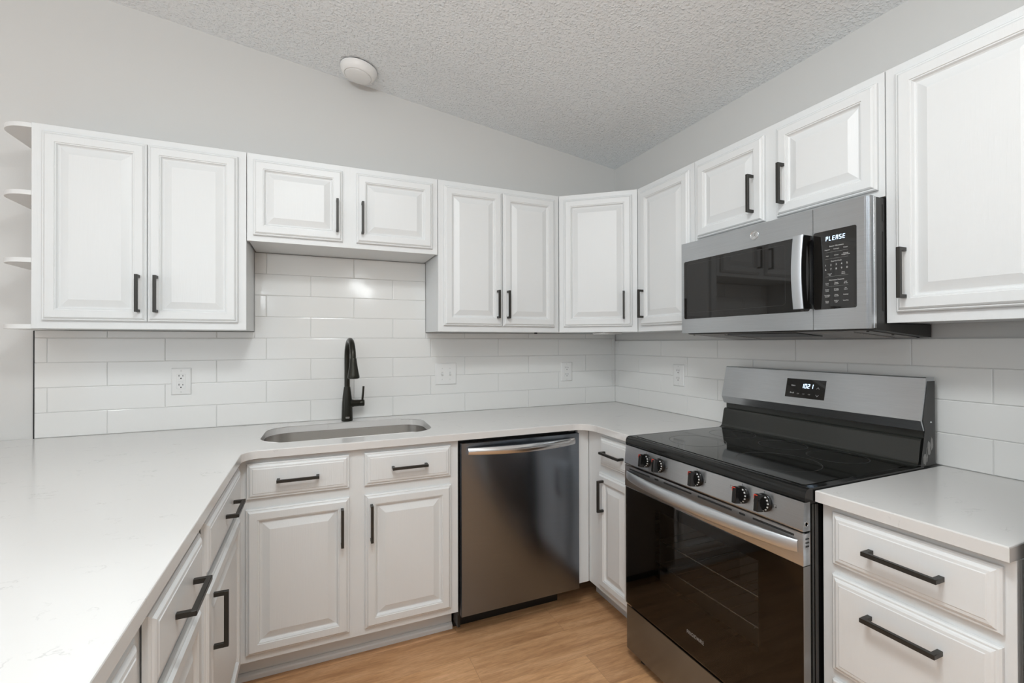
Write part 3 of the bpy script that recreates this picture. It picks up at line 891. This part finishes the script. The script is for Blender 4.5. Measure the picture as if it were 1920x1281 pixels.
# control panel and knobs
bm = bmesh.new()
f_ = F((0, 0, 0), (-1, 0, 0), (0, -1, 0))
prism(bm, f_, [(0.633, 0.8075), (0.6605, 0.8075), (0.6625, 0.812), (0.6555, 0.884), (0.633, 0.884)], R0+0.001, R1-0.001)
cp = part(obj('control_panel', bm, MAT['steel'], root, 0), 'stainless front panel')
bm = bmesh.new(); lathe(bm, F((-0.6475, -R1+0.0012, 0.826), (1, 0, 0), (0, -1, 0)), [(0.0085, 0), (0.0085, 0.0008), (0.0055, 0.0008), (0.005, 0.0002), (0, 0.0002)], 18)
part(obj('end_cap_screw', bm, MAT['polish'], cp), 'round screw on the panel end')
tilt = Vector((-1, 0, (0.6625-0.6555)/(0.884-0.812))).normalized()
for i, a in enumerate((1.104, 1.1805, 1.360, 1.5375, 1.6115)):
    o_ = Vector((-0.6588, -a, 0.8485))
    fk = F(o_, (0, -1, 0), tilt, tilt.cross(Vector((0, -1, 0))) if tilt.cross(Vector((0, -1, 0))).z > 0 else -tilt.cross(Vector((0, -1, 0))))
    bm = bmesh.new()
    lathe(bm, fk, [(0, 0.0005), (0.0255, 0.0005), (0.0262, 0.002), (0.0255, 0.008), (0.0225, 0.013), (0, 0.013)], 36)
    kb = part(obj('knob', bm, MAT['enamel'], cp, 30), 'black round burner knob')
    bm = bmesh.new()
    hw, hl = 0.0072, 0.0245
    sweep(bm, [[fk(x*s, y*s2, c) for x, y in ((-hw, -hl), (hw, -hl), (hw, hl), (-hw, hl))] for c, s, s2 in ((0.0125, 1.25, 0.97), (0.018, 1.05, 1.0), (0.032, 0.92, 0.97), (0.034, 0.7, 0.93))])
    gp = obj('knob_grip', bm, MAT['enamel'], kb, 25)
    bm = bmesh.new()
    prism(bm, fk, [(-0.0062, hl*0.50), (-0.0044, hl*0.50), (-0.0044, hl*0.87), (0.0050, hl*0.87), (0.0050, hl*0.955), (-0.0062, hl*0.955)], 0.0335, 0.0345)
    part(obj('off_mark', bm, MAT['red'], kb, 0), 'red off mark')
    bm = bmesh.new()
    for k in range(7):
        th = math.radians(60-24*k)
        th2 = th-math.radians(11)
        pts = [(r*math.cos(q), r*math.sin(q)) for r, q in ((0.0212, th), (0.0238, th), (0.0238, th2), (0.0212, th2))]
        zz = [0.0138, 0.0118]
        vs = [bm.verts.new(fk(x, y, 0.0138 if j in (0, 3) else 0.0118)) for j, (x, y) in enumerate(pts)]
        vs2 = [bm.verts.new(fk(x, y, 0.0130 if j in (0, 3) else 0.0108)) for j, (x, y) in enumerate(pts)]
        bm.faces.new(vs); bm.faces.new(vs2)
        for j in range(4): bm.faces.new((vs[j], vs[(j+1) % 4], vs2[(j+1) % 4], vs2[j]))
    part(obj('dial_marks', bm, MAT['ink'], kb, 0), 'white dial marks')
    bm = bmesh.new()
    box(bm, fk, -0.0006, 0.0006, 0.0268, 0.0325, 0.0003, 0.0006)
    part(obj('pointer_mark', bm, MAT['darkink'], cp, 0), 'black tick above the knob')
    bm = bmesh.new()
    s0 = 0.031 if i != 3 else -0.042
    for q in ((s0, s0+0.009, -0.004, -0.0035), (s0, s0+0.009, 0.0045, 0.005), (s0, s0+0.0005, -0.004, 0.005), (s0+0.0085, s0+0.009, -0.004, 0.005), (s0+0.0055, s0+0.0085, -0.003, 0.0)):
        box(bm, fk, q[0], q[1], q[2]+(0.012 if i == 3 else 0), q[3]+(0.012 if i == 3 else 0), 0.0003, 0.0005)
    part(obj('burner_mark', bm, MAT['darkink'], cp, 0), 'black printed burner mark')
# cooktop
bm = bmesh.new()
pl = [(0.632, 0.8842), (0.652, 0.8842), (0.6560, 0.889), (0.6545, 0.906), (0.650, 0.914), (0.642, 0.9185), (0.632, 0.9195), (0.10, 0.9195), (0.10, 0.8842)]
prism(bm, f_, pl, R0-0.0005, R1+0.0005)
ct = part(obj('cooktop_frame', bm, MAT['enamel'], root, 40), 'black enamel cooktop rim')
bm = bmesh.new(); prism(bm, WORLD, rrect(-0.622, -0.135, -R1+0.022, -R0-0.022, 0.012, 4), 0.9197, 0.9212)
gl_ = part(obj('cooktop_glass', bm, MAT['cook'], ct, 30), 'black glass cooktop')
for (cx, cy, r) in ((-0.462, -1.508, 0.122), (-0.225, -1.548, 0.088), (-0.225, -1.352, 0.080), (-0.225, -1.125, 0.088), (-0.462, -1.168, 0.104)):
    bm = bmesh.new()
    fr_ = F((cx, cy, 0.9212), (1, 0, 0), (0, 0, 1), (0, 1, 0))
    lathe(bm, fr_, [(r-0.0011, 0.00005), (r-0.0011, 0.00025), (r+0.0011, 0.00025), (r+0.0011, 0.00005)], 72)
    part(obj('burner_ring', bm, MAT['ring'], gl_, 0), 'thin grey burner outline')
# back riser and console
bm = bmesh.new()
pl = [(0.040, 0.9195), (0.135, 0.9197), (0.128, 0.9215), (0.119, 0.927), (0.115, 0.936), (0.104, 0.995), (0.100, 1.003), (0.094, 1.006), (0.086, 1.006), (0.086, 1.034), (0.040, 1.034)]
prism(bm, f_, pl, R0+0.001, R1-0.006)
part(obj('back_riser', bm, MAT['riser'], root, 40), 'black curved riser behind the cooktop')
bm = bmesh.new()
pl = [(0.040, 1.030), (0.102, 1.030), (0.1165, 1.0615), (0.0865, 1.1935), (0.083, 1.196), (0.040, 1.196)]
prism(bm, f_, pl, R0+0.001, R1+0.0004)
co = part(obj('back_console', bm, MAT['steel'], root, 0), 'stainless console with the clock')
bm = bmesh.new()
pl = [(0.039, 0.9205), (0.118, 0.9205), (0.116, 0.934), (0.100, 1.006), (0.095, 1.032), (0.1070, 1.0615), (0.0795, 1.184), (0.039, 1.184)]
prism(bm, f_, pl, R1+0.0007, R1+0.0016)
part(obj('console_side', bm, MAT['sideplate'], root, 0), 'dark grey smeared console end')
bm = bmesh.new()
random.seed(3)
for (cx, cz, sx, sz) in ((0.096, 0.942, 0.011, 0.016), (0.075, 0.972, 0.010, 0.022), (0.058, 0.985, 0.006, 0.02), (0.085, 0.958, 0.004, 0.022)):
    poly_ = []
    for k in range(14):
        t = 2*math.pi*k/14
        q = 1+random.uniform(-0.25, 0.25)
        poly_.append((cx+sx*q*math.cos(t), cz+sz*q*math.sin(t)))
    prism(bm, f_, poly_, R1+0.0017, R1+0.0020)
part(obj('smear', bm, MAT['grayplate'], root, 0), 'grey residue smears')
bm = bmesh.new(); lathe(bm, F((-0.062, -R1-0.0016, 1.055), (1, 0, 0), (0, -1, 0)), [(0.003, 0), (0.0024, 0.0015), (0, 0.002)], 12)
obj('screw', bm, MAT['polish'], root)
# clock display on the tilted console face
pA, pB = Vector((-0.1165, 0, 1.0615)), Vector((-0.0865, 0, 1.1935))
vv = (pB-pA).normalized()
nn = Vector((-vv.z, 0, vv.x)); nn = nn if nn.x < 0 else -nn
fK = F(pA, (0, -1, 0), nn, vv)
bm = bmesh.new(); box(bm, fK, 1.2785, 1.432, 0.030, 0.104, -0.002, 0.0006); dp = part(obj('clock_display', bm, MAT['bglass'], co, 0), 'black glass clock window')
bm = bmesh.new(); seg_text(bm, fK, '10', 1.340, 0.069, 0.0090, 0.0175, 0.0028, 0.0026, 0.0007); seg_text(bm, fK, '21', 1.3635, 0.069, 0.0090, 0.0175, 0.0040, 0.0026, 0.0007)
part(obj('clock_digits', bm, MAT['led'], dp, 0), 'glowing digits 1021')
bm = bmesh.new()
text_bm(bm, fK, 'Bake', 0.0085, 1.308, 0.077, 0.0007); text_bm(bm, fK, 'Broil', 0.0085, 1.306, 0.048, 0.0007)
for s, yy in ((1, 0.073), (-1, 0.044)):
    for d in (-1, 1):
        prism(bm, fK, [(1.405, yy+s*0.004), (1.405, yy+s*0.0025), (1.405+d*0.005, yy-s*0.004), (1.405+d*0.005, yy-s*0.0025)], 0.0007, 0.0010)
obj('clock_legend', bm, MAT['ink'], dp, 0)
bm = bmesh.new()
for a in (1.330, 1.352, 1.374):
    text_bm(bm, fK, 'Off', 0.0065, a, 0.046, 0.0007)
obj('clock_legend', bm, MAT['dimink'], dp, 0)
# storage drawer and feet
bm = bmesh.new()
box(bm, FR, R0+0.001, R1-0.001, 0.046, 0.226, 0.633, 0.6545, 0.003, 2)
part(obj('storage_drawer', bm, MAT['darksteel'], root, 30), 'stainless bottom drawer')
bm = bmesh.new(); box(bm, FR, R0+0.0005, R0+0.03, 0.2265, 0.2355, 0.633, 0.652); obj('drawer_hinge', bm, MAT['polish'], root, 0)
for a in (R0+0.05, R1-0.05):
    for cc in (0.10, 0.60):
        bm = bmesh.new(); lathe(bm, F(FR(a, 0.0005, cc), (1, 0, 0), (0, 0, 1), (0, 1, 0)), [(0, 0), (0.018, 0), (0.018, 0.01), (0.009, 0.013), (0.009, 0.030), (0, 0.030)], 16)
        part(obj('foot', bm, MAT['black'], root), 'black levelling foot')

# ------------------------------------------------------------------ microwave
MX = 0.337
M0, M1 = 0.9575, 1.7115
MB, MT = 1.3478, 1.7435
root = thing('microwave', 'stainless over-the-range microwave with black window and keypad', 'microwave', (-0.17, -1.335, 1.322))
bm = bmesh.new()
prism(bm, f_, [(0.010, 1.3225), (0.302, 1.3445), (0.302, MT-0.002), (0.257, MT-0.002), (0.257, 1.3630), (0.010, 1.3630)], M0+0.002, M1-0.002)
box(bm, FR, M0+0.003, M1-0.004, 1.3640, MT-0.003, 0.010, 0.256)
part(obj('body', bm, MAT['sideplate'], root, 0), 'dark grey painted case')
bm = bmesh.new()
for z0, z1 in ((1.672, 1.722), (1.40, 1.64)):
    box(bm, FR, M1-0.0018, M1-0.0008, z0, z1, 0.262, 0.270)
part(obj('side_vent', bm, MAT['slot'], root, 0), 'dark vent slots on the case side')
bm = bmesh.new(); box(bm, FR, M1-0.0245, M1-0.0005, MB+0.001, MT-0.001, 0.3025, 0.314, 0.001, 1); obj('bezel_edge', bm, MAT['polish'], root, 0)
# underside: grey tray, filters, lamp cover
bm = bmesh.new()
fu = F((-0.302, 0, 1.3441), (0, -1, 0), Vector((0.0753, 0, -1)), Vector((1, 0, 0.0-0.0753)))
box(bm, fu, M0+0.004, M1-0.03, 0.004, 0.285, 0.0006, 0.0016); part(obj('bottom_tray', bm, MAT['grayplate'], root, 0), 'grey sheet metal underside')
for a0_, a1_ in ((1.00, 1.13), (1.50, 1.63)):
    bm = bmesh.new()
    box(bm, fu, a0_, a1_, 0.03, 0.25, 0.0017, 0.0032)
    for k in range(14):
        y = 0.04+k*0.0155
        box(bm, fu, a0_+0.006, a1_-0.006, y, y+0.006, 0.0032, 0.0042)
    part(obj('grease_filter', bm, MAT['grayplate'], root, 0), 'aluminium mesh grease filter')
bm = bmesh.new(); box(bm, fu, 1.16, 1.45, 0.012, 0.16, 0.0017, 0.0045, 0.001, 1); part(obj('lamp_cover', bm, MAT['black'], root, 0), 'dark cover in the middle of the underside')
bm = bmesh.new()
for a, b in ((0.975, 0.02), (1.675, 0.02), (1.675, 0.15), (1.69, 0.26)):
    lathe(bm, F(fu(a, b, 0.0017), fu.u, fu.n, fu.v), [(0.004, 0), (0.0035, 0.002), (0, 0.0025)], 10)
obj('screw', bm, MAT['black'], root)
# door with window
SA = 1.5445
def frame_plate(bm, f, a0, a1, b0, b1, c0, c1, ho, bev=0.0):
    """plate with a rounded rectangular opening ho=(a0,a1,b0,b1,r)"""
    b2 = bmesh.new()
    outer = [(a0, b0), (a1, b0), (a1, b1), (a0, b1)]
    inner = rrect(ho[0], ho[1], ho[2], ho[3], ho[4], 5)
    top = []
    for pl_ in (outer, inner):
        lo = [b2.verts.new(f(x, y, c0)) for x, y in pl_]; hi = [b2.verts.new(f(x, y, c1)) for x, y in pl_]
        for i in range(len(pl_)): b2.faces.new((lo[i], lo[(i+1) % len(pl_)], hi[(i+1) % len(pl_)], hi[i]))
        top.append((lo, hi))
    for s in (0, 1):
        es = [b2.edges.get((L[s][i], L[s][(i+1) % len(L[s])])) for L in top for i in range(len(L[s]))]
        bmesh.ops.triangle_fill(b2, edges=es, use_beauty=True)
    merge(bm, b2)
bm = bmesh.new(); frame_plate(bm, FR, M0, SA-0.0007, MB, MT, 0.303, MX, (0.972, 1.533, 1.4095, 1.662, 0.008)); dr = part(obj('door', bm, MAT['steel'], root, 0), 'stainless door around a black window')
bm = bmesh.new(); prism(bm, FR, rrect(0.9722, 1.5328, 1.4097, 1.6618, 0.008, 5), 0.3035, MX-0.0004)
wn = part(obj('window', bm, MAT['bglass'], dr, 0), 'black glass window')
bm = bmesh.new()
fq = rrect(0.990, 1.447, 1.436, 1.6475, 0.010, 5)
fq2 = rrect(0.9908, 1.4462, 1.4368, 1.6467, 0.0095, 5)
lo = [bm.verts.new(FR(x, y, MX-0.0003)) for x, y in fq]; hi = [bm.verts.new(FR(x, y, MX-0.0003)) for x, y in fq2]
for i in range(len(fq)): bm.faces.new((lo[i], lo[(i+1) % len(fq)], hi[(i+1) % len(fq)], hi[i]))
part(obj('window_border', bm, MAT['ring'], wn, 0), 'thin inner window outline')
# keypad side
bm = bmesh.new(); frame_plate(bm, FR, SA+0.0007, M1-0.0135, MB, MT, 0.303, MX, (1.5465, 1.6765, 1.4125, 1.6635, 0.006))
box(bm, FR, M1-0.0135, M1-0.0095, MB, MT, 0.303, MX-0.0006)
box(bm, FR, M1-0.0094, M1-0.001, MB, MT, 0.3150, MX-0.010)
kp = part(obj('keypad_panel', bm, MAT['steel'], root, 0), 'stainless panel around the keypad')
bm = bmesh.new(); prism(bm, FR, rrect(1.5467, 1.6763, 1.4127, 1.6633, 0.006, 5), 0.3035, MX-0.0002)
kg = part(obj('keypad_glass', bm, MAT['bglass'], kp, 0), 'black glass keypad')
bm = bmesh.new(); seg_text(bm, FR, 'PLEASE', 1.5850, 1.6300, 0.0072, 0.0140, 0.0030, 0.0019, MX-0.0001, 0.08)
part(obj('display_text', bm, MAT['led'], kg, 0), 'glowing display word PLEASE')
bm = bmesh.new()
cK = MX-0.0002
text_bm(bm, FR, 'Sensor Microwave', 0.0058, 1.6175, 1.6115, cK)
for s, a, b in (('Popcorn', 1.590, 1.6015), ('Beverage', 1.6175, 1.6015), ('Potato', 1.645, 1.6015), ('Melt', 1.590, 1.5815), ('Reheat', 1.6175, 1.5815), ('Defrost', 1.645, 1.5835), ('Weight/Time', 1.645, 1.5795),
                ('Cancel', 1.597, 1.5245), ('Off', 1.597, 1.5200), ('Start', 1.638, 1.5255), ('Pause', 1.638, 1.5210),
                ('Cook', 1.589, 1.4945), ('Time', 1.589, 1.4900), ('Timer', 1.617, 1.4950), ('On/Off', 1.617, 1.4905), ('Add', 1.645, 1.4950), ('30 Sec', 1.645, 1.4905),
                ('Power', 1.589, 1.4745), ('Level', 1.589, 1.4700), ('Display', 1.617, 1.4750), ('On/Off', 1.617, 1.4705), ('Set', 1.645, 1.4755), ('Clock', 1.645, 1.4710),
                ('Turntable', 1.589, 1.4565), ('On/Off', 1.589, 1.4520), ('Delay', 1.617, 1.4570), ('On/Off', 1.617, 1.4525), ('Settings', 1.645, 1.4555),
                ('Reset', 1.589, 1.4375), ('Filter', 1.589, 1.4330), ('Surface', 1.617, 1.4385), ('Light', 1.617, 1.4340), ('Vent Fan', 1.645, 1.4370)):
    text_bm(bm, FR, s, 0.0046, a, b, cK)
text_bm(bm, FR, 'Express Cook', 0.0056, 1.6175, 1.5635, cK)
text_bm(bm, FR, 'Microwave Features', 0.0056, 1.6175, 1.5040, cK)
for i, s in enumerate('12345'): text_bm(bm, FR, s, 0.0082, 1.585+0.016*i, 1.5520, cK)
for i, s in enumerate('67890'): text_bm(bm, FR, s, 0.0082, 1.585+0.016*i, 1.5385, cK)
for z in (1.593, 1.572, 1.5155, 1.4840):
    box(bm, FR, 1.583, 1.652, z, z+0.0002, cK, cK+0.0003)
part(obj('keypad_legend', bm, MAT['ink'], kg, 0), 'small white key lettering')
# bowed handle: steel face on a black arm
bm = bmesh.new(); bk_ = bmesh.new()
S1, S2 = [], []
for k in range(21):
    t = k/20
    z = 1.4165+t*(1.6575-1.4165)
    bow = math.sin(math.pi*t)
    cc = 0.383+0.010*bow
    S1.append([FR(1.508, z, cc-0.003), FR(1.508, z, cc), FR(1.511, z, cc+0.0015), FR(1.525, z, cc+0.003), FR(1.539, z, cc+0.0015), FR(1.542, z, cc), FR(1.542, z, cc-0.003)])
    ci = 0.3375 if (t < 0.09 or t > 0.91) else 0.358+0.010*bow
    S2.append([FR(1.5085, z, ci), FR(1.5085, z, cc-0.0032), FR(1.5415, z, cc-0.0032), FR(1.5415, z, ci)])
sweep(bm, S1); sweep(bk_, S2)
hh = part(obj('handle', bk_, MAT['enamel'], dr, 30), 'black bowed handle arm')
part(obj('handle_face', bm, MAT['satin'], hh, 40), 'bright steel face of the handle')
# round badge
fbg = F(FR(1.3255, 1.7065, MX), (0, -1, 0), (-1, 0, 0))
bm = bmesh.new(); lathe(bm, fbg, [(0, 0.0002), (0.0172, 0.0002), (0.0172, 0.0016), (0.0160, 0.0022), (0.0140, 0.0022), (0.0132, 0.0014), (0, 0.0014)], 40)
bd = part(obj('badge', bm, MAT['polish'], dr, 30), 'round monogram badge')
bm = bmesh.new(); text_bm(bm, fbg, 'GE', 0.0150, 0, 0.0003, 0.0015, ext=0.0003, space=0.8)
for k in range(4):
    t = math.radians(90*k+45)
    lathe(bm, F(fbg(0.0112*math.cos(t), 0.0112*math.sin(t), 0.0014), fbg.u, fbg.n, fbg.v), [(0.0016, 0), (0.0012, 0.0006), (0, 0.0007)], 10)
obj('monogram', bm, MAT['grayplate'], bd, 0)
